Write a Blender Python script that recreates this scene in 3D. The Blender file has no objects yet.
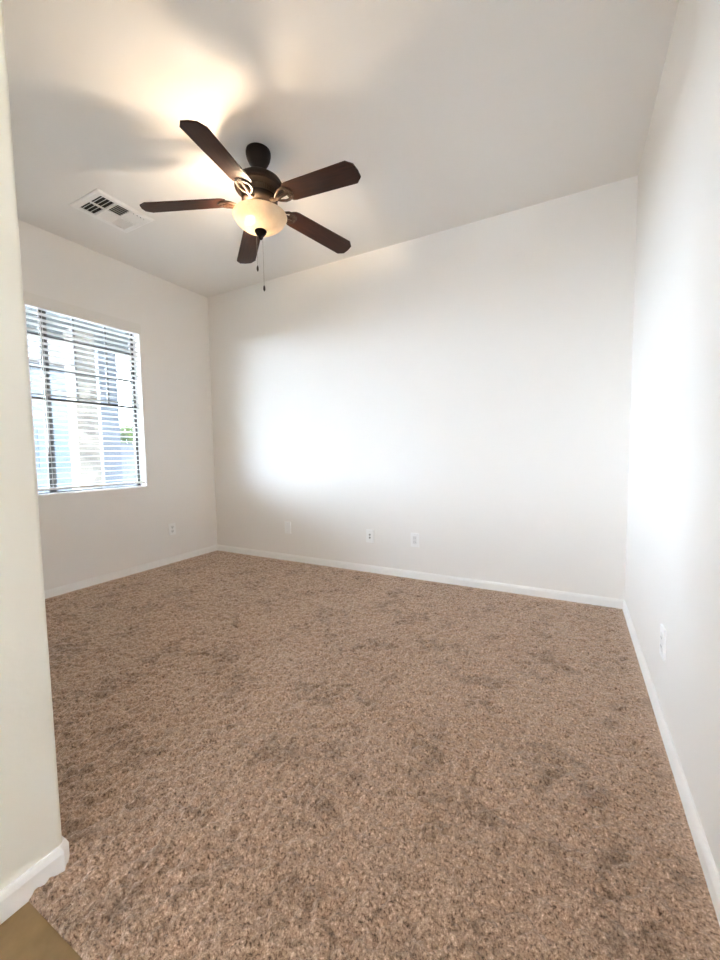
import bpy, bmesh, math, random
import numpy as np
from mathutils import Vector, Matrix

random.seed(7)
np.random.seed(7)
S = bpy.context.scene
COL = S.collection

# ------------------------------------------------------------------ camera
FPX, YAW, PITCH, ROLL, CAMH = 396.12, 0.4939, -0.0684, -0.0151, 1.0587
cam_d = bpy.data.cameras.new('camera')
cam = bpy.data.objects.new('camera', cam_d)
COL.objects.link(cam)
cam_d.sensor_fit = 'VERTICAL'
cam_d.sensor_height = 24.0
cam_d.lens = 24.0 * FPX / 960.0
cam_d.clip_start = 0.02
fw = Vector((-math.sin(YAW) * math.cos(PITCH), math.cos(YAW) * math.cos(PITCH), math.sin(PITCH)))
r0 = Vector((math.cos(YAW), math.sin(YAW), 0))
u0 = r0.cross(fw)
rr = math.cos(ROLL) * r0 + math.sin(ROLL) * u0
uu = -math.sin(ROLL) * r0 + math.cos(ROLL) * u0
M = Matrix((rr, uu, -fw)).transposed().to_4x4()
M.translation = Vector((0, 0, CAMH))
cam.matrix_world = M
S.camera = cam

# ------------------------------------------------------------------ light + exposure
DOME = 7.0  # glow of the added fill dome above the viewer
SKY = 41.0          # hazy bright sky
SUN = 3.0
BULB = 560.0
S.view_settings.view_transform = 'Standard'
S.view_settings.look = 'None'
S.view_settings.exposure = 1.5
S.view_settings.gamma = 1.0
S.view_settings.use_curve_mapping = False
S.cycles.use_denoising = True
S.cycles.max_bounces = 14
S.cycles.diffuse_bounces = 10
S.cycles.transparent_max_bounces = 16
S.cycles.caustics_refractive = False
S.cycles.caustics_reflective = False
S.cycles.sample_clamp_indirect = 12.0

w = bpy.data.worlds.new('sky')
S.world = w
w.use_nodes = True
nt = w.node_tree
nt.nodes.clear()
wo = nt.nodes.new('ShaderNodeOutputWorld')
bg = nt.nodes.new('ShaderNodeBackground')
tc = nt.nodes.new('ShaderNodeTexCoord')
sx = nt.nodes.new('ShaderNodeSeparateXYZ')
rp = nt.nodes.new('ShaderNodeValToRGB')
nt.links.new(tc.outputs['Generated'], sx.inputs[0])
nt.links.new(sx.outputs['Z'], rp.inputs[0])
rp.color_ramp.elements[0].position = 0.15
rp.color_ramp.elements[0].color = (0.75, 0.85, 1.0, 1)
rp.color_ramp.elements[1].position = 0.65
rp.color_ramp.elements[1].color = (0.14, 0.21, 0.30, 1)
nt.links.new(rp.outputs[0], bg.inputs['Color'])
dt = nt.nodes.new('ShaderNodeVectorMath'); dt.operation = 'DOT_PRODUCT'
dt.inputs[1].default_value = (-0.97, -0.25, 0.0)
nt.links.new(tc.outputs['Generated'], dt.inputs[0])
mr = nt.nodes.new('ShaderNodeMapRange')
mr.interpolation_type = 'SMOOTHSTEP'
mr.inputs['From Min'].default_value = 0.15
mr.inputs['From Max'].default_value = 1.0
mr.inputs['To Min'].default_value = SKY * 0.14
mr.inputs['To Max'].default_value = SKY
nt.links.new(dt.outputs['Value'], mr.inputs['Value'])
nt.links.new(mr.outputs[0], bg.inputs['Strength'])
nt.links.new(bg.outputs[0], wo.inputs[0])

sd = bpy.data.lights.new('sun', 'SUN')
sd.energy = SUN
sd.angle = math.radians(0.6)
sd.color = (1.0, 0.95, 0.87)
so = bpy.data.objects.new('sun', sd)
COL.objects.link(so)
so.rotation_euler = Vector((0.6, 0.45, -0.65)).to_track_quat('-Z', 'Y').to_euler()

# window portal: only guides the sampling of the sky through the opening
pd = bpy.data.lights.new('window_portal', 'AREA')
pd.shape = 'RECTANGLE'
pd.size = 1.5
pd.size_y = 0.9
pd.cycles.is_portal = True
po = bpy.data.objects.new('window_portal', pd)
COL.objects.link(po)
po.location = (-3.66, 1.87, 1.5)
po.rotation_euler = (0, math.radians(-90), 0)
# the same for the two added openings of the unseen living space
for nm, lc, rt, sx_, sy_ in (('rear_opening_portal', (-0.35, -4.30, 1.4), (math.radians(90), 0, 0), 1.1, 2.2),
                             ('side_portal', (-4.20, -2.0, 1.35), (0, math.radians(-90), 0), 2.1, 2.0)):
    pd = bpy.data.lights.new(nm, 'AREA')
    pd.shape = 'RECTANGLE'
    pd.size = sx_
    pd.size_y = sy_
    pd.cycles.is_portal = True
    po = bpy.data.objects.new(nm, pd)
    COL.objects.link(po)
    po.location = lc
    po.rotation_euler = rt

# ------------------------------------------------------------------ materials
def mat(name, col, rough=0.6, metal=0.0, spec=0.4):
    m = bpy.data.materials.new(name)
    m.use_nodes = True
    b = m.node_tree.nodes['Principled BSDF']
    b.inputs['Base Color'].default_value = (*col, 1)
    b.inputs['Roughness'].default_value = rough
    b.inputs['Metallic'].default_value = metal
    b.inputs['Specular IOR Level'].default_value = spec
    return m

def nodes(m):
    t = m.node_tree
    return t, t.nodes, t.links, t.nodes['Principled BSDF']

def noise(t, scale, detail=4.0, rough=0.55, vec=None):
    n = t.nodes.new('ShaderNodeTexNoise')
    n.inputs['Scale'].default_value = scale
    n.inputs['Detail'].default_value = detail
    n.inputs['Roughness'].default_value = rough
    if vec is not None:
        t.links.new(vec, n.inputs['Vector'])
    return n

def objco(t):
    return t.nodes.new('ShaderNodeTexCoord').outputs['Object']

def ramp(t, fac, stops):
    r = t.nodes.new('ShaderNodeValToRGB')
    e = r.color_ramp.elements
    while len(e) < len(stops):
        e.new(0.5)
    for k, (p, c) in enumerate(stops):
        e[k].position = p
        e[k].color = (*c, 1)
    t.links.new(fac, r.inputs[0])
    return r.outputs[0]

def bump(t, b, h, strength, dist):
    n = t.nodes.new('ShaderNodeBump')
    n.inputs['Strength'].default_value = strength
    n.inputs['Distance'].default_value = dist
    t.links.new(h, n.inputs['Height'])
    t.links.new(n.outputs[0], b.inputs['Normal'])

def paint(name, col, tex=60.0, strength=0.18):
    m = mat(name, col, 0.75, spec=0.25)
    t, N, L, b = nodes(m)
    n = noise(t, tex, 3.0, 0.5, objco(t))
    bump(t, b, n.outputs[0], strength, 0.002)
    return m

M_WALL = paint('wall_paint', (0.885, 0.855, 0.815))
M_CEIL = paint('ceiling_paint', (0.83, 0.805, 0.77), 50.0, 0.22)
M_TRIM = paint('trim_paint', (0.92, 0.905, 0.875), 20.0, 0.03)
M_PLATE = mat('plate_plastic', (0.93, 0.92, 0.90), 0.35)
M_SLOT = mat('dark_slot', (0.05, 0.047, 0.045), 0.6)
M_RECEPT = mat('receptacle_plastic', (0.80, 0.79, 0.77), 0.3)
M_SLAT = mat('slat_white', (0.83, 0.82, 0.79), 0.35)
M_CORD = mat('cord_white', (0.8, 0.79, 0.76), 0.7)
M_BRONZE_FRAME = mat('bronze_window_frame', (0.11, 0.105, 0.10), 0.6, 0.0, 0.15)
M_VINYL = mat('white_vinyl', (0.84, 0.84, 0.84), 0.35)
M_VENT = mat('vent_white', (0.88, 0.86, 0.83), 0.4)
M_DUCT = mat('duct_dark', (0.035, 0.032, 0.03), 0.8)
M_FANMETAL = mat('oil_rubbed_bronze', (0.012, 0.007, 0.005), 0.5, 0.0, 0.15)
M_BRASS = mat('antique_band', (0.075, 0.048, 0.026), 0.4, 0.3, 0.4)
M_CHAIN = mat('chain_metal', (0.35, 0.30, 0.24), 0.35, 0.9)
M_FOB = mat('fob_dark', (0.03, 0.02, 0.015), 0.4)

def make_wood():
    m = mat('blade_walnut', (0.05, 0.02, 0.01), 0.45, 0, 0.2)
    t, N, L, b = nodes(m)
    mp = N.new('ShaderNodeMapping')
    mp.inputs['Scale'].default_value = (3.0, 45.0, 20.0)
    L.new(objco(t), mp.inputs[0])
    n = noise(t, 2.2, 6.0, 0.65, mp.outputs[0])
    L.new(ramp(t, n.outputs[0], [(0.3, (0.026, 0.009, 0.005)), (0.72, (0.062, 0.022, 0.011))]), b.inputs['Base Color'])
    bump(t, b, n.outputs[0], 0.1, 0.001)
    return m
M_WOOD = make_wood()

def make_carpet():
    m = mat('carpet_brown', (0.3, 0.2, 0.14), 0.95, 0, 0.05)
    t, N, L, b = nodes(m)
    o = objco(t)
    n1 = noise(t, 130.0, 4.0, 0.75, o)          # yarn flecks, plus shade of holes between tufts put into the colour
    n2 = noise(t, 4.0, 3.0, 0.55, o)           # trodden patches of lying pile
    n3 = noise(t, 13.0, 5.0, 0.65, o)
    n3.inputs['Distortion'].default_value = 0.8
    c1 = ramp(t, n1.outputs[0], [(0.35, (0.05, 0.028, 0.016)), (0.46, (0.30, 0.192, 0.13)), (0.58, (0.455, 0.318, 0.225)), (0.70, (0.76, 0.59, 0.455))])
    ad = N.new('ShaderNodeMath'); ad.operation = 'ADD'
    mu = N.new('ShaderNodeMath'); mu.operation = 'MULTIPLY'; mu.inputs[1].default_value = 1.1
    L.new(n3.outputs[0], mu.inputs[0])
    L.new(n2.outputs[0], ad.inputs[0]); L.new(mu.outputs[0], ad.inputs[1])
    c2 = ramp(t, ad.outputs[0], [(0.88, (0.80, 0.785, 0.77)), (1.22, (1.22, 1.22, 1.22))])
    mx = N.new('ShaderNodeMix'); mx.data_type = 'RGBA'; mx.blend_type = 'MULTIPLY'
    mx.inputs['Factor'].default_value = 1.0
    L.new(c1, mx.inputs['A']); L.new(c2, mx.inputs['B'])
    L.new(mx.outputs['Result'], b.inputs['Base Color'])
    b.inputs['Sheen Weight'].default_value = 1.0
    b.inputs['Sheen Roughness'].default_value = 0.5
    b.inputs['Sheen Tint'].default_value = (0.9, 0.75, 0.63, 1)
    n4 = noise(t, 260.0, 2.0, 0.6, o)
    bump(t, b, n4.outputs[0], 0.7, 0.004)
    return m
M_CARPET = make_carpet()

def make_tile():
    m = mat('hall_tile', (0.36, 0.25, 0.14), 0.4, 0, 0.4)
    t, N, L, b = nodes(m)
    o = objco(t)
    n = noise(t, 9.0, 5.0, 0.6, o)
    L.new(ramp(t, n.outputs[0], [(0.3, (0.19, 0.115, 0.045)), (0.7, (0.29, 0.19, 0.085))]), b.inputs['Base Color'])
    return m
M_TILE = make_tile()

def make_glass():
    m = bpy.data.materials.new('window_glass')
    m.use_nodes = True
    t = m.node_tree
    t.nodes.clear()
    out = t.nodes.new('ShaderNodeOutputMaterial')
    tr = t.nodes.new('ShaderNodeBsdfTransparent')
    tr.inputs[0].default_value = (0.93, 0.96, 0.97, 1)
    gl = t.nodes.new('ShaderNodeBsdfGlossy')
    gl.inputs['Roughness'].default_value = 0.02
    mx = t.nodes.new('ShaderNodeMixShader')
    mx.inputs[0].default_value = 0.06
    t.links.new(tr.outputs[0], mx.inputs[1]); t.links.new(gl.outputs[0], mx.inputs[2])
    t.links.new(mx.outputs[0], out.inputs[0])
    return m
M_GLASS = make_glass()

def make_bowl():
    m = bpy.data.materials.new('alabaster_glass')
    m.use_nodes = True
    t = m.node_tree
    t.nodes.clear()
    out = t.nodes.new('ShaderNodeOutputMaterial')
    o = t.nodes.new('ShaderNodeTexCoord').outputs['Object']
    n = noise(t, 14.0, 4.0, 0.6, o)
    c = ramp(t, n.outputs[0], [(0.3, (0.72, 0.58, 0.40)), (0.7, (0.86, 0.76, 0.60))])
    df = t.nodes.new('ShaderNodeBsdfDiffuse')
    tl = t.nodes.new('ShaderNodeBsdfTranslucent')
    gl = t.nodes.new('ShaderNodeBsdfGlossy')
    gl.inputs['Roughness'].default_value = 0.2
    t.links.new(c, df.inputs[0]); t.links.new(c, tl.inputs[0])
    m1 = t.nodes.new('ShaderNodeMixShader'); m1.inputs[0].default_value = 0.16
    t.links.new(df.outputs[0], m1.inputs[1]); t.links.new(tl.outputs[0], m1.inputs[2])
    m2 = t.nodes.new('ShaderNodeMixShader'); m2.inputs[0].default_value = 0.05
    t.links.new(m1.outputs[0], m2.inputs[1]); t.links.new(gl.outputs[0], m2.inputs[2])
    rf = t.nodes.new('ShaderNodeBsdfRefraction')
    rf.inputs['Roughness'].default_value = 0.35
    rf.inputs['IOR'].default_value = 1.3
    m3 = t.nodes.new('ShaderNodeMixShader'); m3.inputs[0].default_value = 0.2
    t.links.new(m2.outputs[0], m3.inputs[1]); t.links.new(rf.outputs[0], m3.inputs[2])
    t.links.new(m3.outputs[0], out.inputs[0])
    return m
M_BOWL = make_bowl()

def make_emit(name, col, s):
    m = bpy.data.materials.new(name)
    m.use_nodes = True
    t = m.node_tree
    t.nodes.clear()
    out = t.nodes.new('ShaderNodeOutputMaterial')
    e = t.nodes.new('ShaderNodeEmission')
    e.inputs[0].default_value = (*col, 1); e.inputs[1].default_value = s
    t.links.new(e.outputs[0], out.inputs[0])
    return m
M_BULB = make_emit('lit_bulb', (1.0, 0.78, 0.55), BULB)

# ------------------------------------------------------------------ mesh helpers
class MB:
    def __init__(self):
        self.bm = bmesh.new()
    def box(self, x0, x1, y0, y1, z0, z1, mtx=None):
        vs = [self.bm.verts.new((x, y, z)) for x in (x0, x1) for y in (y0, y1) for z in (z0, z1)]
        for f in ((0, 1, 3, 2), (4, 6, 7, 5), (0, 4, 5, 1), (2, 3, 7, 6), (0, 2, 6, 4), (1, 5, 7, 3)):
            self.bm.faces.new([vs[i] for i in f])
        if mtx is not None:
            bmesh.ops.transform(self.bm, matrix=mtx, verts=vs)
        return vs
    def prism(self, pts, z0, z1, mtx=None):
        a = [self.bm.verts.new((x, y, z0)) for x, y in pts]
        b = [self.bm.verts.new((x, y, z1)) for x, y in pts]
        n = len(pts)
        self.bm.faces.new(a[::-1]); self.bm.faces.new(b)
        for i in range(n):
            self.bm.faces.new((a[i], a[(i + 1) % n], b[(i + 1) % n], b[i]))
        if mtx is not None:
            bmesh.ops.transform(self.bm, matrix=mtx, verts=a + b)
        return a + b
    def lathe(self, prof, seg=48, closed=False):
        rings = []
        for r, z in prof:
            if r < 1e-6:
                rings.append([self.bm.verts.new((0, 0, z))])
            else:
                rings.append([self.bm.verts.new((r * math.cos(2 * math.pi * i / seg), r * math.sin(2 * math.pi * i / seg), z)) for i in range(seg)])
        pairs = list(zip(rings, rings[1:]))
        if closed:
            pairs.append((rings[-1], rings[0]))
        for a, b in pairs:
            for i in range(seg):
                j = (i + 1) % seg
                if len(a) == 1 and len(b) == 1:
                    continue
                if len(a) == 1:
                    self.bm.faces.new((a[0], b[j], b[i]))
                elif len(b) == 1:
                    self.bm.faces.new((a[i], a[j], b[0]))
                else:
                    self.bm.faces.new((a[i], a[j], b[j], b[i]))
    def tube(self, pts, rad, seg=10, cap=True):
        pts = [Vector(p) for p in pts]
        rings = []
        up = Vector((0.13, 0.21, 0.97)).normalized()
        for i, p in enumerate(pts):
            d = (pts[min(i + 1, len(pts) - 1)] - pts[max(i - 1, 0)]).normalized()
            a = d.cross(up)
            if a.length < 0.05:
                a = d.cross(Vector((1, 0, 0)))
            a.normalize()
            b = d.cross(a)
            r = rad[i] if isinstance(rad, (list, tuple)) else rad
            rings.append([self.bm.verts.new(p + r * (math.cos(2 * math.pi * k / seg) * a + math.sin(2 * math.pi * k / seg) * b)) for k in range(seg)])
        for a, b in zip(rings, rings[1:]):
            for k in range(seg):
                self.bm.faces.new((a[k], a[(k + 1) % seg], b[(k + 1) % seg], b[k]))
        if cap:
            self.bm.faces.new(rings[0][::-1]); self.bm.faces.new(rings[-1])
    def bevel(self, off, seg=2):
        es = [e for e in self.bm.edges if len(e.link_faces) == 2 and e.calc_face_angle(0) > 0.6]
        bmesh.ops.bevel(self.bm, geom=es, offset=off, segments=seg, profile=0.6, affect='EDGES', clamp_overlap=True)
    def build(self, name, m, parent=None, loc=(0, 0, 0), smooth=False):
        bmesh.ops.recalc_face_normals(self.bm, faces=self.bm.faces)
        me = bpy.data.meshes.new(name)
        self.bm.to_mesh(me)
        self.bm.free()
        me.materials.append(m)
        if smooth:
            me.polygons.foreach_set('use_smooth', [True] * len(me.polygons))
            try:
                me.set_sharp_from_angle(angle=math.radians(40))
            except Exception:
                pass
        ob = bpy.data.objects.new(name, me)
        COL.objects.link(ob)
        ob.location = loc
        if parent:
            ob.parent = parent
        return ob

def tag(o, label, cat, group=None, kind=None):
    o['label'] = label
    o['category'] = cat
    if group:
        o['group'] = group
    if kind:
        o['kind'] = kind
    return o

def struct(o, label=None, cat=None):
    o['kind'] = 'structure'
    if label:
        o['label'] = label
    if cat:
        o['category'] = cat
    return o

def empty(name, loc, rz=0.0):
    o = bpy.data.objects.new(name, None)
    o.empty_display_size = 0.1
    COL.objects.link(o)
    o.location = loc
    o.rotation_euler = (0, 0, rz)
    return o

def copy_tree(o, parent=None):
    c = o.copy()
    COL.objects.link(c)
    if parent:
        c.parent = parent
    for ch in list(o.children):
        copy_tree(ch, c)
    return c

# ------------------------------------------------------------------ room dimensions (metres)
XL, XR, YB, H = -3.483, 0.319, 3.084, 2.74
XP, YP = -1.147, 0.478          # partition: visible face and its far corner
YH = -4.1                       # end of the hall behind the camera
YQ = -0.55                      # near end of the partition beside the camera
XG = -4.0                       # far side of the living space behind the camera
YT = 0.388                      # where the carpet meets the hall tile
T = 0.15
WY0, WY1, WZ0, WZ1 = 1.448, 2.292, 0.785, 2.235   # window opening

# floor slab under the tile, and the carpet as real tufted relief
b = MB(); b.box(XP - 0.02, XR + 0.02, YQ, YT + 0.004, -0.12, -0.006); b.box(XG, XR + 0.02, YH, YQ, -0.12, -0.006)
struct(b.build('floor_hall', M_TILE), 'tan hall tile beyond the carpet edge at the lower left', 'floor')

def carpet():
    step = 0.0065
    x0, x1, y0, y1 = XL - 0.02, XR + 0.02, YT, YB + 0.02
    nx = int((x1 - x0) / step); ny = int((y1 - y0) / step)
    xs = np.linspace(x0, x1, nx); ys = np.linspace(y0, y1, ny)
    def blur(a, k):
        for ax in (0, 1):
            s = a.copy()
            for d in range(1, k + 1):
                s += np.roll(a, d, ax) + np.roll(a, -d, ax)
            a = s / (2 * k + 1)
        return (a - a.mean()) / a.std()
    h = 0.5 * np.random.randn(ny, nx) + 0.8 * blur(np.random.randn(ny, nx), 1) + 0.22 * blur(np.random.randn(ny, nx), 3)
    z = np.clip(h * 0.0052, -0.016, 0.010)
    ex = np.minimum.reduce([(xs - XL)[None, :] + 0 * ys[:, None], (XR - xs)[None, :] + 0 * ys[:, None], (YB - ys)[:, None] + 0 * xs[None, :]])
    z = z * np.clip((ex - 0.02) / 0.05, 0.12, 1.0)
    X, Y = np.meshgrid(xs, ys)
    X = X + np.random.uniform(-0.35, 0.35, X.shape) * step
    Y = Y + np.random.uniform(-0.35, 0.35, X.shape) * step
    Y[0] = y0
    # rolled front edge
    z[0] = -0.016; z[1] -= 0.005
    v = np.stack([X, Y, z], -1).reshape(-1, 3)
    idx = np.arange(nx * ny).reshape(ny, nx)
    f = np.stack([idx[:-1, :-1], idx[:-1, 1:], idx[1:, 1:], idx[1:, :-1]], -1).reshape(-1, 4)
    me = bpy.data.meshes.new('floor')
    me.vertices.add(len(v)); me.vertices.foreach_set('co', v.astype(np.float32).ravel())
    me.loops.add(f.size); me.loops.foreach_set('vertex_index', f.astype(np.int32).ravel())
    me.polygons.add(len(f))
    me.polygons.foreach_set('loop_start', np.arange(0, f.size, 4, dtype=np.int32))
    me.update(calc_edges=True)
    me.polygons.foreach_set('use_smooth', [True] * len(me.polygons))
    me.materials.append(M_CARPET)
    o = bpy.data.objects.new('floor', me)
    COL.objects.link(o)
    return o
struct(carpet(), 'mottled brown plush carpet covering the room', 'floor')
b = MB(); b.box(XG - T, XR + T, YH - T, YB + T, -0.25, -0.02)
struct(b.build('floor_slab', mat('concrete_slab', (0.3, 0.28, 0.26), 0.9)))

b = MB(); b.box(XG - T, XR + T, YH - T, YB + T, H, H + 0.15)
struct(b.build('ceiling', M_CEIL), 'plain off-white ceiling lit by the fan', 'ceiling')

b = MB(); b.box(XL - T, XR + T, YB, YB + T, -0.1, H)
struct(b.build('wall_back', M_WALL), 'bright white far wall with three plates', 'wall')
b = MB(); b.box(XR, XR + T, YH, YB, -0.1, H)
struct(b.build('wall_right', M_WALL), 'bright white wall along the right side', 'wall')
# unseen living space behind the camera; its two openings are added to let daylight in
def holed(name, mk, a0, a1, h0, h1, s0, s1):
    b = MB()
    for u0, u1, z0, z1 in ((s0, a0, -0.1, H), (a1, s1, -0.1, H), (a0, a1, -0.1, h0), (a0, a1, h1, H)):
        if u1 - u0 > 0.001 and z1 - z0 > 0.001:
            mk(b, u0, u1, z0, z1)
    struct(b.build(name, M_WALL))
holed('wall_hall', lambda b, u0, u1, z0, z1: b.box(u0, u1, YH - T, YH, z0, z1), -0.9, 0.2, 0.3, 2.5, XG - T, XR + T)
holed('wall_side', lambda b, u0, u1, z0, z1: b.box(XG - T, XG, u0, u1, z0, z1), -3.0, -1.0, 0.3, 2.4, YH, YP - 0.14)

def wall_left():
    b = MB()
    x0, x1 = XL - T, XL
    ya, yb, za, zb = YP, YB + T, -0.1, H
    rb = 0.014                      # rounded drywall edge round the opening
    def loop(y0, y1, z0, z1, x):
        return [b.bm.verts.new((x, y, z)) for y, z in ((y0, z0), (y1, z0), (y1, z1), (y0, z1))]
    rings = [loop(ya, yb, za, zb, x0), loop(ya, yb, za, zb, x1)]
    for k in range(5):
        a = k / 4 * math.pi / 2
        o = rb * (1 - math.sin(a)); d = rb * (1 - math.cos(a))
        rings.append(loop(WY0 - o, WY1 + o, WZ0 - o, WZ1 + o, x1 - d))
    rings.append(loop(WY0, WY1, WZ0, WZ1, x0))
    rings.append(rings[0])
    for p, q in zip(rings, rings[1:]):
        for i in range(4):
            j = (i + 1) % 4
            b.bm.faces.new((p[i], p[j], q[j], q[i]))
    return b.build('wall_left', M_WALL, smooth=False)
struct(wall_left(), 'shaded beige-white wall holding the window', 'wall')

def partition():
    # solid corner: face x = XP runs back beside the camera, then turns left; rounded corner
    b = MB()
    r = 0.014
    pts = [(XP - 0.14, YQ), (XP, YQ)]
    for k in range(7):
        a = k / 6 * math.pi / 2
        pts.append((XP - r + r * math.cos(a), YP - r + r * math.sin(a)))
    pts += [(XL, YP), (XG - T, YP), (XG - T, YP - 0.14), (XP - 0.14, YP - 0.14)]
    b.prism(pts, -0.1, H)
    return b.build('wall_near', paint('warm_tint_paint', (0.86, 0.84, 0.755)), smooth=True)  # wall paint with the warm light on this corner tinted into its colour
struct(partition(), 'corner wall rising along the left edge, warm light tinted into its colour', 'wall')

def sheer(name, x0, x1, y0, y1):  # diffusing sheet added to soften the daylight from an unseen opening
    m = bpy.data.materials.new(name)
    m.use_nodes = True
    t = m.node_tree
    t.nodes.clear()
    out = t.nodes.new('ShaderNodeOutputMaterial')
    df = t.nodes.new('ShaderNodeBsdfDiffuse'); df.inputs[0].default_value = (0.8, 0.8, 0.8, 1)
    tl = t.nodes.new('ShaderNodeBsdfTranslucent'); tl.inputs[0].default_value = (0.82, 0.85, 0.88, 1)
    mx = t.nodes.new('ShaderNodeMixShader'); mx.inputs[0].default_value = 0.65
    t.links.new(df.outputs[0], mx.inputs[1]); t.links.new(tl.outputs[0], mx.inputs[2])
    t.links.new(mx.outputs[0], out.inputs[0])
    b = MB()
    n = 90
    lo, hi = [], []
    for k in range(n + 1):
        u = k / n
        wv = 0.015 * math.sin(u * 60)
        x = x0 + (x1 - x0) * u + (wv if abs(y1 - y0) > abs(x1 - x0) else 0)
        y = y0 + (y1 - y0) * u + (0 if abs(y1 - y0) > abs(x1 - x0) else wv)
        lo.append(b.bm.verts.new((x, y, 0.2))); hi.append(b.bm.verts.new((x, y, 2.5)))
    for k in range(n):
        b.bm.faces.new((lo[k], lo[k + 1], hi[k + 1], hi[k]))
    return b.build('added_sheer', m, smooth=True)
tag(sheer('added_sheer_white', -2.8, 0.28, YH + 0.06, YH + 0.06), 'added white sheer diffuser over the added opening behind the viewer', 'curtain')
tag(sheer('added_sheer_white', XG + 0.06, XG + 0.06, -3.2, -0.85), 'added white sheer diffuser over the added side opening', 'curtain')

# ------------------------------------------------------------------ baseboards
BBH, BBT = 0.061, 0.013
BPROF = [(0.0, -0.02), (BBT, -0.02), (BBT, BBH - 0.016), (BBT - 0.004, BBH - 0.006), (BBT - 0.008, BBH), (0.0, BBH)]
def baseboard(name, path, label):
    """path: list of (point, inward normal offset dir) ; sweeps the profile."""
    b = MB()
    rings = []
    for (x, y), (nx, ny) in path:
        rings.append([b.bm.verts.new((x + nx * d, y + ny * d, z)) for d, z in BPROF])
    n = len(BPROF)
    for p, q in zip(rings, rings[1:]):
        for i in range(n):
            j = (i + 1) % n
            b.bm.faces.new((p[i], p[j], q[j], q[i]))
    b.bm.faces.new(rings[0]); b.bm.faces.new(rings[-1][::-1])
    struct(b.build(name, M_TRIM), label, 'baseboard')
baseboard('baseboard_back', [((XL, YB), (1, -1)), ((XR, YB), (-1, -1))], 'white baseboard along the far wall')
baseboard('baseboard_left', [((XL, YP), (1, 1)), ((XL, YB), (1, -1))], 'white baseboard below the window')
baseboard('baseboard_right', [((XR, YH), (-1, 0)), ((XR, YB), (-1, -1))], 'white baseboard along the right wall')
c45 = 0.7071
baseboard('baseboard_near', [((XP, YQ), (1, 0)), ((XP, YP - 0.013), (1, 0.41)), ((XP - 0.013, YP), (0.41, 1)), ((XL, YP), (1, 1))],
          'white baseboard turning the corner at the lower left')

# ------------------------------------------------------------------ window
GX = XL - 0.09       # plane of the sash
win = struct(empty('window_1', (GX, (WY0 + WY1) / 2, WZ0)), 'bronze-framed window behind white blinds', 'window')
def wl(y):
    return y - (WY0 + WY1) / 2
b = MB()
ya, yb = wl(WY0), wl(WY1)
zt = WZ1 - WZ0
FL = wl(1.553)       # white jamb extension ends here
b.box(-0.03, 0.02, ya, ya + 0.012, 0, zt)
b.box(-0.03, 0.02, yb - 0.012, yb, 0, zt)
b.box(-0.03, -0.026, ya + 0.012, yb - 0.012, 0, 0.008)
b.bevel(0.003, 1)
b.build('outer_frame', M_VINYL, win)
b = MB()
b.box(-0.012, 0.012, FL, FL + 0.050, 0.008, zt)
b.box(-0.012, 0.012, wl(2.25), wl(2.288), 0.008, zt)
b.box(-0.025, 0.025, ya + 0.012, yb - 0.012, zt - 0.03, zt)
b.box(-0.025, 0.025, ya + 0.012, yb - 0.012, 0.0, 0.008)
b.bevel(0.002, 1)
b.build('sash_frame', M_BRONZE_FRAME, win)
b = MB(); b.box(-0.022, 0.024, ya + 0.012, yb - 0.012, 1.505 - WZ0 - 0.010, 1.505 - WZ0 + 0.010); b.build('meeting_rail', M_BRONZE_FRAME, win)
for zc, hh in ((1.978, 0.012), (1.741, 0.008)):
    b = MB(); b.box(-0.01, 0.008, ya + 0.012, yb - 0.012, zc - WZ0 - hh, zc - WZ0 + hh); b.build('muntin', M_BRONZE_FRAME, win)
for yc in (1.792, 2.040):
    b = MB(); b.box(-0.009, 0.007, wl(yc) - 0.007, wl(yc) + 0.007, 1.505 - WZ0, zt - 0.03); b.build('muntin', M_BRONZE_FRAME, win)
b = MB(); b.box(-0.003, 0.001, ya + 0.005, yb - 0.005, 0.004, zt - 0.02)
b.build('glass_pane', M_GLASS, win)

# ------------------------------------------------------------------ blinds
bl = tag(empty('window_blind', (XL, (WY0 + WY1) / 2, WZ0)), 'white horizontal slat blind hanging in the window, slats open', 'window blind')
SX = -0.036
y0s, y1s = ya + 0.006, yb - 0.006
b = MB(); b.box(-0.002, 0.009, ya - 0.012, yb + 0.012, 2.158 - WZ0, 2.247 - WZ0); b.bevel(0.004, 2)
va = b.build('valance', paint('valance_white', (0.85, 0.82, 0.77), 20, 0.02), bl)
b = MB(); b.box(SX - 0.027, SX + 0.027, y0s, y1s, 2.165 - WZ0, 2.222 - WZ0); b.build('head_rail', M_SLAT, bl)
b = MB(); b.box(SX - 0.026, SX + 0.026, y0s, y1s, 0.026, 0.042); b.bevel(0.003, 2); b.build('bottom_rail', M_SLAT, bl)
PITCHZ = 0.0425
def slat():
    b = MB()
    n = 7
    tilt = math.radians(5)
    top, bot = [], []
    for k in range(n):
        u = k / (n - 1) * 2 - 1
        x = 0.025 * u
        z = 0.0022 * (1 - u * u)
        xx = x * math.cos(tilt) - z * math.sin(tilt)
        zz = x * math.sin(tilt) + z * math.cos(tilt)
        top.append((xx, zz + 0.0014)); bot.append((xx, zz - 0.0014))
    sec = top + bot[::-1]
    a = [b.bm.verts.new((x, y0s, z)) for x, z in sec]
    c = [b.bm.verts.new((x, y1s, z)) for x, z in sec]
    m = len(sec)
    for i in range(m):
        b.bm.faces.new((a[i], a[(i + 1) % m], c[(i + 1) % m], c[i]))
    b.bm.faces.new(a[::-1]); b.bm.faces.new(c)
    return b.build('slat', M_SLAT, bl)
s0 = slat()
s0.location = (SX, 0, 0.066)
nsl = int((2.15 - WZ0 - 0.066) / PITCHZ) + 1
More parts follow.
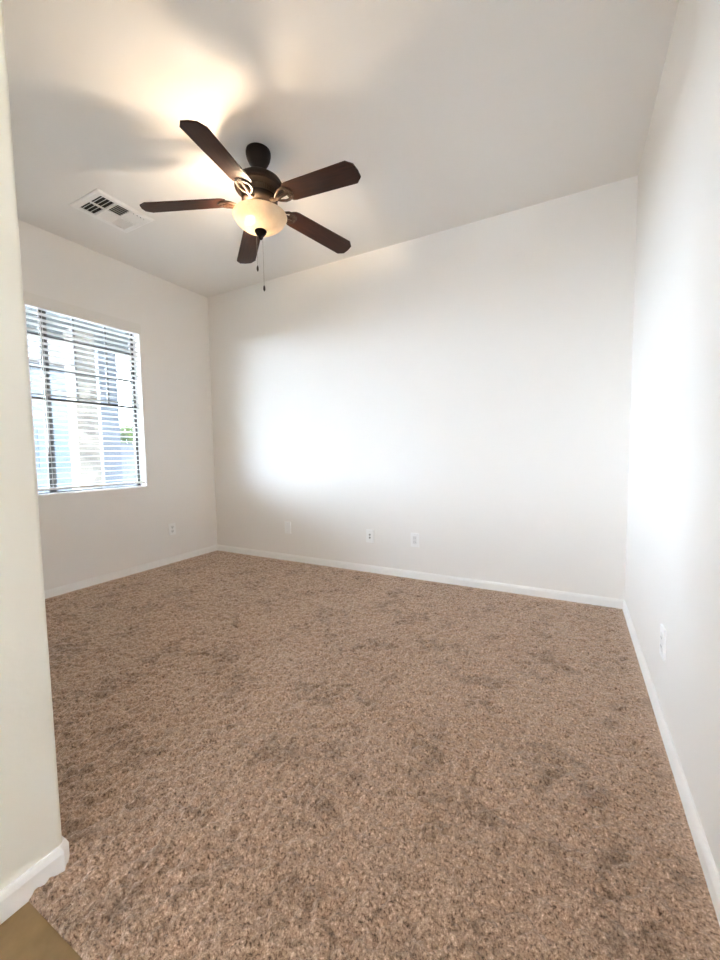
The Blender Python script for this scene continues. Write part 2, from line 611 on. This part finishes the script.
for k in range(1, nsl):
    s = s0.copy(); COL.objects.link(s); s.parent = bl
    s.location = (SX, 0, 0.066 + k * PITCHZ)
for yc in (wl(1.545), wl(2.245)):
    for dx in (0.027, -0.027):
        b = MB(); b.tube([(SX + dx, yc, 0.03), (SX + dx, yc, 2.17 - WZ0)], 0.0016, 6); b.build('ladder_cord', M_CORD, bl)
b = MB(); b.tube([(SX + 0.045, wl(1.525), 2.06 - WZ0), (SX + 0.045, wl(1.527), 1.13 - WZ0)], 0.0045, 8)
b.tube([(SX + 0.045, wl(1.525), 2.06 - WZ0), (SX + 0.03, wl(1.525), 2.10 - WZ0), (SX + 0.02, wl(1.525), 2.18 - WZ0)], 0.002, 6)
wd = b.build('tilt_wand', mat('wand_white', (0.8, 0.8, 0.78), 0.25), bl)
b = MB(); b.tube([(SX + 0.045, wl(1.527), 1.135 - WZ0), (SX + 0.045, wl(1.527), 1.085 - WZ0)], [0.006, 0.0075], 8)
b.build('wand_tip', mat('wand_tip_grey', (0.3, 0.3, 0.3), 0.4), wd)

# ------------------------------------------------------------------ wall plates
def plate_base(name):
    root = empty(name, (0, 0, 0))
    b = MB(); b.box(-0.036, 0.036, -0.0075, 0.0, -0.058, 0.058); b.bevel(0.004, 2)
    b.build('cover_plate', M_PLATE, root, smooth=True)
    return root
def screw(root, z):
    b = MB(); b.lathe([(0.0035, 0.0), (0.003, 0.0012), (0, 0.0015)], 12)
    o = b.build('screw', M_RECEPT, root, (0, -0.0065, z)); o.rotation_euler = (math.pi / 2, 0, 0)
def duplex(root):
    for z in (0.0205, -0.0205):
        b = MB()
        pts = [(0.0165 * math.cos(a), 0.0145 * math.sin(a)) for a in [i / 24 * 2 * math.pi for i in range(24)]]
        pts = [(max(-0.014, min(0.014, x)) * 1.0, y) for x, y in pts]
        b.prism(pts, 0.0, 0.0025)
        f = b.build('receptacle_face', M_RECEPT, root, (0, -0.0062, z)); f.rotation_euler = (math.pi / 2, 0, 0)
        for x, hh in ((-0.0063, 0.0042), (0.0063, 0.0035)):
            b = MB(); b.box(x - 0.0012, x + 0.0012, 0.001 - hh, 0.001 + hh, 0.002, 0.003); b.build('slot', M_SLOT, f)
        b = MB(); b.prism([(0.0024 * math.cos(a), -0.0085 + 0.0024 * math.sin(a)) for a in [i / 10 * 2 * math.pi for i in range(10)]], 0.002, 0.003); b.build('ground_hole', M_SLOT, f)
    screw(root, 0.0)
def decora(root):
    b = MB(); b.box(-0.0165, 0.0165, -0.009, -0.006, -0.0335, 0.0335); b.bevel(0.001, 1)
    f = b.build('receptacle_face', M_RECEPT, root)
    for z in (0.017, -0.017):
        for x in (-0.0063, 0.0063):
            b = MB(); b.box(x - 0.0011, x + 0.0011, -0.0094, -0.0085, z - 0.0035, z + 0.0035); b.build('slot', M_SLOT, f)
    screw(root, 0.048); screw(root, -0.048)
def jacks(root):
    for z in (0.013, -0.013):
        b = MB(); b.lathe([(0.0085, 0.0), (0.0085, 0.004), (0.006, 0.004), (0.006, 0.009), (0.004, 0.009), (0.004, 0.003), (0, 0.003)], 16)
        o = b.build('jack', mat('jack_grey', (0.36, 0.35, 0.34), 0.4, 0.5), root, (0, -0.006, z)); o.rotation_euler = (math.pi / 2, 0, 0)
    screw(root, 0.042); screw(root, -0.042)

p = plate_base('wall_outlet'); decora(p); p.location = (-1.148, YB, 0.328)
tag(p, 'white plate with one long rectangular insert, nearest the right on the far wall', 'outlet')
p = plate_base('jack_plate'); jacks(p); p.location = (-1.567, YB, 0.325)
tag(p, 'white wall plate with two small dark round jacks, middle of the far wall', 'wall plate')
p = plate_base('blank_plate'); screw(p, 0.042); screw(p, -0.042); p.location = (-2.48, YB, 0.33)
tag(p, 'plain white blank plate on the far wall, close to the window corner', 'wall plate')
p = plate_base('wall_outlet'); duplex(p); p.location = (XL, 2.53, 0.335); p.rotation_euler = (0, 0, math.pi / 2)
tag(p, 'white duplex outlet on the shaded wall beside the window', 'outlet')
p = plate_base('wall_outlet'); decora(p); p.location = (XR, 1.836, 0.32); p.rotation_euler = (0, 0, -math.pi / 2)
tag(p, 'white outlet low on the bright right wall', 'outlet')

# ------------------------------------------------------------------ warm fill light added above the viewer, out of view
al = tag(empty('added_fill_light', (-0.42, -0.15, H)), 'round warm fill light added above the viewer, unseen', 'ceiling light')
b = MB(); b.lathe([(0, 0), (0.17, 0), (0.175, -0.012), (0.165, -0.03), (0, -0.03)], 40); b.build('light_base', M_TRIM, al, smooth=True)
b = MB(); b.lathe([(0.155, -0.03), (0.150, -0.055), (0.125, -0.085), (0.08, -0.105), (0.0, -0.113)], 40); b.build('dome', make_emit('fill_dome', (1.0, 0.83, 0.60), DOME), al, smooth=True)

# ------------------------------------------------------------------ ceiling vent
VX, VY = -2.832, 1.722
ve = tag(empty('ceiling_vent', (VX, VY, H)), 'white square louvred air vent on the ceiling beside the fan', 'air vent')
hx, hy = 0.166, 0.194
b = MB()
def frame_ring(b, hx, hy, ix, iy, z0, z1, zi):
    o = [(-hx, -hy), (hx, -hy), (hx, hy), (-hx, hy)]
    i = [(-ix, -iy), (ix, -iy), (ix, iy), (-ix, iy)]
    m = [(x * 0.93, y * 0.93) for x, y in o]
    L = [[b.bm.verts.new((x, y, z)) for x, y in q] for q, z in ((o, z0), (o, z1 * 0.3), (m, z1), (i, zi), (i, z0))]
    for p, q in zip(L, L[1:]):
        for k in range(4):
            b.bm.faces.new((p[k], p[(k + 1) % 4], q[(k + 1) % 4], q[k]))
frame_ring(b, hx, hy, 0.122, 0.150, 0.0, -0.010, -0.007)
b.build('face_frame', M_VENT, ve)
b = MB(); b.box(-0.124, 0.124, -0.152, 0.152, -0.0012, -0.0004); b.build('duct_opening', M_DUCT, ve)
b = MB()
b.box(-0.006, 0.006, -0.150, 0.150, -0.010, -0.002)
for y in (-0.050, 0.046):
    b.box(-0.122, 0.122, y - 0.006, y + 0.006, -0.010, -0.002)
b.build('divider', M_VENT, ve)
def louver(cx, cy, lx, ly, ang, axis):
    b = MB()
    if axis == 'x':      # blade runs along x, tilted about x
        b.box(-lx / 2, lx / 2, -ly / 2, ly / 2, -0.0006, 0.0006, Matrix.Rotation(ang, 4, 'X'))
    else:
        b.box(-lx / 2, lx / 2, -ly / 2, ly / 2, -0.0006, 0.0006, Matrix.Rotation(ang, 4, 'Y'))
    b.build('louver', M_VENT, ve, (cx, cy, -0.0075))
for sx_ in (-1, 1):
    cx = sx_ * 0.064
    for k in range(4):
        louver(cx, -0.138 + k * 0.0245, 0.114, 0.016, math.radians(38), 'x')
        louver(cx, 0.064 + k * 0.0245, 0.114, 0.020, math.radians(-38), 'x')
    for k in range(5):
        louver(sx_ * (0.018 + k * 0.0225), -0.002, 0.017, 0.084, math.radians(38) * sx_, 'y')

# ------------------------------------------------------------------ ceiling fan
FX, FY = -1.577, 1.792
fan = tag(empty('ceiling_fan', (FX, FY, H)), 'dark bronze five-blade ceiling fan with a lit amber glass bowl', 'ceiling fan')
def fz(z):
    return z - H
b = MB()
b.lathe([(0, fz(2.740)), (0.066, fz(2.740)), (0.068, fz(2.732)), (0.068, fz(2.720)), (0.064, fz(2.700)), (0.054, fz(2.678)), (0.042, fz(2.660)), (0.034, fz(2.648)), (0.030, fz(2.640)), (0, fz(2.640))])
b.build('canopy', M_FANMETAL, fan, smooth=True)
b = MB(); b.lathe([(0, fz(2.645)), (0.014, fz(2.645)), (0.014, fz(2.62)), (0.032, fz(2.618)), (0.034, fz(2.600)), (0.03, fz(2.595)), (0, fz(2.595))], 24)
b.build('downrod', M_FANMETAL, fan, smooth=True)
b = MB()
b.lathe([(0, fz(2.612)), (0.040, fz(2.612)), (0.062, fz(2.606)), (0.098, fz(2.594)), (0.122, fz(2.576)), (0.133, fz(2.556)), (0.135, fz(2.540)), (0.128, fz(2.530)),
         (0.100, fz(2.524)), (0.094, fz(2.520)), (0.094, fz(2.492)), (0.098, fz(2.488)), (0.098, fz(2.470)), (0.090, fz(2.460)), (0.072, fz(2.454)), (0.0, fz(2.452))], 64)
mh = b.build('motor_housing', M_FANMETAL, fan, smooth=True)
b = MB()
for k in range(60):                      # vented antique band round the waist of the motor
    a = 2 * math.pi * k / 60
    b.box(0.092, 0.0985, -0.0028, 0.0028, fz(2.493), fz(2.519), Matrix.Rotation(a, 4, 'Z'))
b.lathe([(0.0955, fz(2.492)), (0.0955, fz(2.520)), (0.093, fz(2.520)), (0.093, fz(2.492))], 48, True)
b.build('vent_band', M_BRASS, mh, smooth=True)
b = MB()
b.lathe([(0, fz(2.454)), (0.060, fz(2.454)), (0.064, fz(2.446)), (0.060, fz(2.430)), (0.046, fz(2.424)), (0.030, fz(2.420)), (0.026, fz(2.405)), (0.012, fz(2.40)), (0.006, fz(2.395)), (0.006, fz(2.290)), (0, fz(2.290))], 32)
b.build('light_fitter', M_FANMETAL, fan, smooth=True)

# glass bowl, open at the top, real thickness
PR = [(0.148, 2.398), (0.150, 2.392), (0.144, 2.386), (0.141, 2.378), (0.134, 2.365), (0.121, 2.350), (0.101, 2.336), (0.076, 2.326), (0.050, 2.319), (0.026, 2.316), (0.012, 2.315)]
th = 0.005
inner = [(r - (th if r > 0.06 else 0.0), z + (0.004 if r < 0.13 else 0.001)) for r, z in PR]
inner[0] = (0.143, 2.398)
b = MB(); b.lathe([(r, fz(z)) for r, z in PR] + [(r, fz(z)) for r, z in inner[::-1]], 72, True)
b.build('glass_bowl', M_BOWL, fan, smooth=True)
b = MB()
b.lathe([(0, fz(2.320)), (0.030, fz(2.318)), (0.034, fz(2.312)), (0.030, fz(2.302)), (0.022, fz(2.292)), (0.014, fz(2.284)), (0.012, fz(2.274)), (0.006, fz(2.268)), (0, fz(2.266))], 24)
b.build('finial', M_FANMETAL, fan, smooth=True)
# one lit candle bulb on a lateral socket, two unlit beside it
for k, lit in ((0, True), (1, False), (2, False)):
    a = math.radians(205 + k * 120)
    dx, dy = math.cos(a), math.sin(a)
    b = MB(); b.tube([(0.020 * dx, 0.020 * dy, fz(2.408)), (0.040 * dx, 0.040 * dy, fz(2.388))], [0.012, 0.012], 14)
    sk = b.build('bulb_socket', M_FANMETAL, fan, smooth=True)
    b = MB()
    b.tube([((0.040 + q * 0.046) * dx, (0.040 + q * 0.046) * dy, fz(2.388 - q * 0.030)) for q in (0, 0.2, 0.45, 0.7, 0.88, 0.97)], [0.008, 0.013, 0.0165, 0.014, 0.009, 0.004], 14)
    b.build('bulb', M_BULB if lit else mat('frosted_bulb', (0.8, 0.78, 0.72), 0.3), sk, smooth=True)

# pull chains, with fobs
for dx, dy, zt_, zb_ in ((0.010, 0.004, 2.275, 2.015), (-0.020, -0.012, 2.300, 2.125)):
    b = MB()
    n = int((zt_ - zb_) / 0.006)
    for k in range(n):
        z = zt_ - k * 0.006
        b.tube([(dx, dy, fz(z + 0.0018)), (dx, dy, fz(z)), (dx, dy, fz(z - 0.0018))], [0.0008, 0.0018, 0.0008], 6)
    b.tube([(dx, dy, fz(zt_)), (dx, dy, fz(zb_))], 0.0006, 5)
    ch = b.build('pull_chain', M_CHAIN, fan)
    b = MB(); b.tube([(dx, dy, fz(zb_ + 0.002)), (dx, dy, fz(zb_ - 0.006)), (dx, dy, fz(zb_ - 0.020)), (dx, dy, fz(zb_ - 0.030))], [0.002, 0.0055, 0.0065, 0.003], 12)
    b.build('fob', M_FOB, ch, smooth=True)

# blades
BPH, BPI, BDR, BZ = 4.985, -0.207, 0.103, 2.479
def blade_outline():
    r0_, r1_, r2_ = 0.185, 0.590, 0.640
    w0, w1 = 0.058, 0.065
    pts = [(r0_, -0.040), (r0_ + 0.018, -w0 + 0.004), (r0_ + 0.035, -w0), (r1_ + 0.015, -w1), (r2_ - 0.003, -w1 + 0.026), (r2_ + 0.002, 0.0), (r2_ - 0.003, w1 - 0.026), (r1_ + 0.015, w1), (r0_ + 0.035, w0), (r0_ + 0.018, w0 - 0.004), (r0_, 0.040)]
    return pts
def make_blade_set():
    b = MB(); b.prism(blade_outline(), -0.003, 0.003); b.bevel(0.0012, 1)
    bd = b.build('blade', M_WOOD, fan)
    # iron: neck from the motor, a scrolled loop, and a foot under the blade root
    b = MB()
    b.tube([(0.085, 0, -0.012), (0.115, 0, -0.022), (0.145, 0, -0.016), (0.175, 0, -0.008), (0.205, 0, -0.0055)], [0.011, 0.009, 0.009, 0.010, 0.008], 10)
    for s in (-1, 1):
        b.tube([(0.118, 0.004 * s, -0.018), (0.140, 0.022 * s, -0.016), (0.165, 0.036 * s, -0.011), (0.190, 0.038 * s, -0.007), (0.213, 0.030 * s, -0.006)], [0.006, 0.0065, 0.007, 0.0075, 0.006], 8)
        b.tube([(0.213, 0.030 * s, -0.006), (0.226, 0.014 * s, -0.006), (0.212, 0.002 * s, -0.006)], [0.006, 0.006, 0.005], 8)
    b.prism([(0.196, -0.036), (0.222, -0.028), (0.236, 0.0), (0.222, 0.028), (0.196, 0.036), (0.19, 0.0)], -0.008, -0.0032)
    ir = b.build('blade_iron', M_IRON, fan, smooth=True)
    for x, y in ((0.205, -0.022), (0.205, 0.022), (0.225, 0.0)):
        b = MB()
        b.tube([(x, y, -0.007), (x, y, -0.0105)], [0.0045, 0.003], 10)
        b.build('blade_screw', M_BRASS, ir)
    return bd, ir
M_IRON = mat('iron_bronze', (0.035, 0.018, 0.011), 0.35, 0.2, 0.4)
bd, ir = make_blade_set()
def place(o, k):
    a = BPH + k * 2 * math.pi / 5
    er = Vector((math.cos(a) * math.cos(BDR), math.sin(a) * math.cos(BDR), -math.sin(BDR)))
    et = Vector((-math.sin(a) * math.cos(BPI), math.cos(a) * math.cos(BPI), math.sin(BPI)))
    en = er.cross(et).normalized()
    et = en.cross(er)
    m = Matrix((er, et, en)).transposed().to_4x4()
    m.translation = Vector((0.002, 0.001, fz(BZ)))
    o.matrix_local = m
for k in range(5):
    for src in (bd, ir):
        if k == 0:
            place(src, 0)
        else:
            c = copy_tree(src, fan)
            place(c, k)

# ------------------------------------------------------------------ outside the window
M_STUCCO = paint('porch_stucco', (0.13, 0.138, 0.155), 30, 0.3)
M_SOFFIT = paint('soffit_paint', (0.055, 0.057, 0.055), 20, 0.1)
b = MB(); b.box(-40, 20, -30, 40, -0.5, -0.26)
struct(b.build('ground', paint('gravel', (0.40, 0.37, 0.33), 12, 0.6)), 'pale gravel yard outside the window', 'ground')
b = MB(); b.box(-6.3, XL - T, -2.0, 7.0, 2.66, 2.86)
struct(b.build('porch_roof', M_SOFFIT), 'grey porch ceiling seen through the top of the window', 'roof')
def stone_column():
    m = mat('stone_veneer', (0.6, 0.5, 0.4), 0.85)
    t, N, L, bb = nodes(m)
    o = objco(t)
    v = N.new('ShaderNodeTexVoronoi'); v.inputs['Scale'].default_value = 7.0
    L.new(o, v.inputs['Vector'])
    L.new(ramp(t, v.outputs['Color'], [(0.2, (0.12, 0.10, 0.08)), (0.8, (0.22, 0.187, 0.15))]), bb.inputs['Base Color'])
    bump(t, bb, v.outputs['Distance'], 0.8, 0.03)
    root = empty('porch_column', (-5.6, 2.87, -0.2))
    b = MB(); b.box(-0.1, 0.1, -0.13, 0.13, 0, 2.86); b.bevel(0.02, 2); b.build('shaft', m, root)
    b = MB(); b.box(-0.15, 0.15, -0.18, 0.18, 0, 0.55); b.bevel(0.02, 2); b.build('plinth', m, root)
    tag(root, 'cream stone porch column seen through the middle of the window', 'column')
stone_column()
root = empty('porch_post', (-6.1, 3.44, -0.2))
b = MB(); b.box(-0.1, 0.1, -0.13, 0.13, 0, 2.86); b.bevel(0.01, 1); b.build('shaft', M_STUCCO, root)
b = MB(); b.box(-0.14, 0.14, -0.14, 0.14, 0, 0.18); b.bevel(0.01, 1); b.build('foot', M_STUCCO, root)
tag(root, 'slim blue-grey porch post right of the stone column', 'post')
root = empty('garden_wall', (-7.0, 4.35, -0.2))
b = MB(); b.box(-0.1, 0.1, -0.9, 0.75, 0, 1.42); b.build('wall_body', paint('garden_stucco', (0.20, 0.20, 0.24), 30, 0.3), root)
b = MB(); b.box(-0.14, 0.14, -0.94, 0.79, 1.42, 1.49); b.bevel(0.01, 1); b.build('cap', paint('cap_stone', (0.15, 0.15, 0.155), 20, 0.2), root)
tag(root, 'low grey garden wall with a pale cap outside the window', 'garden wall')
hs = empty('neighbour_house', (-13.0, 6.0, -0.2))
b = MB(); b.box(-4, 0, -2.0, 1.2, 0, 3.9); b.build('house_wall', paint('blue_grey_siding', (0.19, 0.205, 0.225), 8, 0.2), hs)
b = MB(); b.prism([(-4.5, 3.85), (0.5, 3.85), (-2.0, 5.2)], -2.4, 1.6, Matrix(((1, 0, 0, 0), (0, 0, 1, 0), (0, 1, 0, 0), (0, 0, 0, 1)))); b.build('roof', paint('roof_tile', (0.25, 0.2, 0.17), 8, 0.4), hs)
b = MB(); b.box(0.0, 0.05, -0.55, 0.15, 0.9, 2.1); b.build('window_shutter', paint('shutter_blue', (0.16, 0.18, 0.205), 8, 0.1), hs)
tag(hs, 'pale blue-grey house across the yard, left part of the window view', 'house')

def bush(name, x, y, z0, rx, ry, rz_, n, seed, label):
    rng = random.Random(seed)
    m = mat('leaf_green', (0.16, 0.24, 0.06), 0.6)
    t, N, L, bb = nodes(m)
    nn = noise(t, 6.0, 3.0, 0.6, objco(t))
    L.new(ramp(t, nn.outputs[0], [(0.35, (0.10, 0.17, 0.04)), (0.65, (0.26, 0.30, 0.09))]), bb.inputs['Base Color'])
    b = MB()
    for _ in range(n):
        d = Vector((rng.gauss(0, 1), rng.gauss(0, 1), rng.gauss(0, 1))).normalized() * rng.uniform(0.6, 1.0)
        c = Vector((d.x * rx, d.y * ry, rz_ + d.z * rz_))
        q = Matrix.Translation(c) @ Matrix.Rotation(rng.uniform(0, 6.28), 4, 'Z') @ Matrix.Rotation(rng.uniform(-1.2, 1.2), 4, 'X')
        L_ = rng.uniform(0.10, 0.18)
        vs = [b.bm.verts.new(q @ Vector(p)) for p in ((0, -L_, 0), (L_ * 0.45, 0, 0.02), (0, L_, 0), (-L_ * 0.45, 0, 0.02))]
        b.bm.faces.new(vs)
    root = empty(name, (x, y, z0))
    b.build('foliage', m, root)
    b = MB(); b.tube([(0, 0, 0), (0.03, 0.02, rz_ * 0.6), (0, 0.05, rz_ * 1.3)], [0.07, 0.05, 0.02], 8); b.build('stem', mat('bark', (0.12, 0.08, 0.05), 0.9), root)
    tag(root, label, 'bush')
bush('yard_bush', -15.0, 9.35, -0.2, 1.0, 1.0, 1.25, 2400, 3, 'green leafy bush in the sun, right side of the window view')
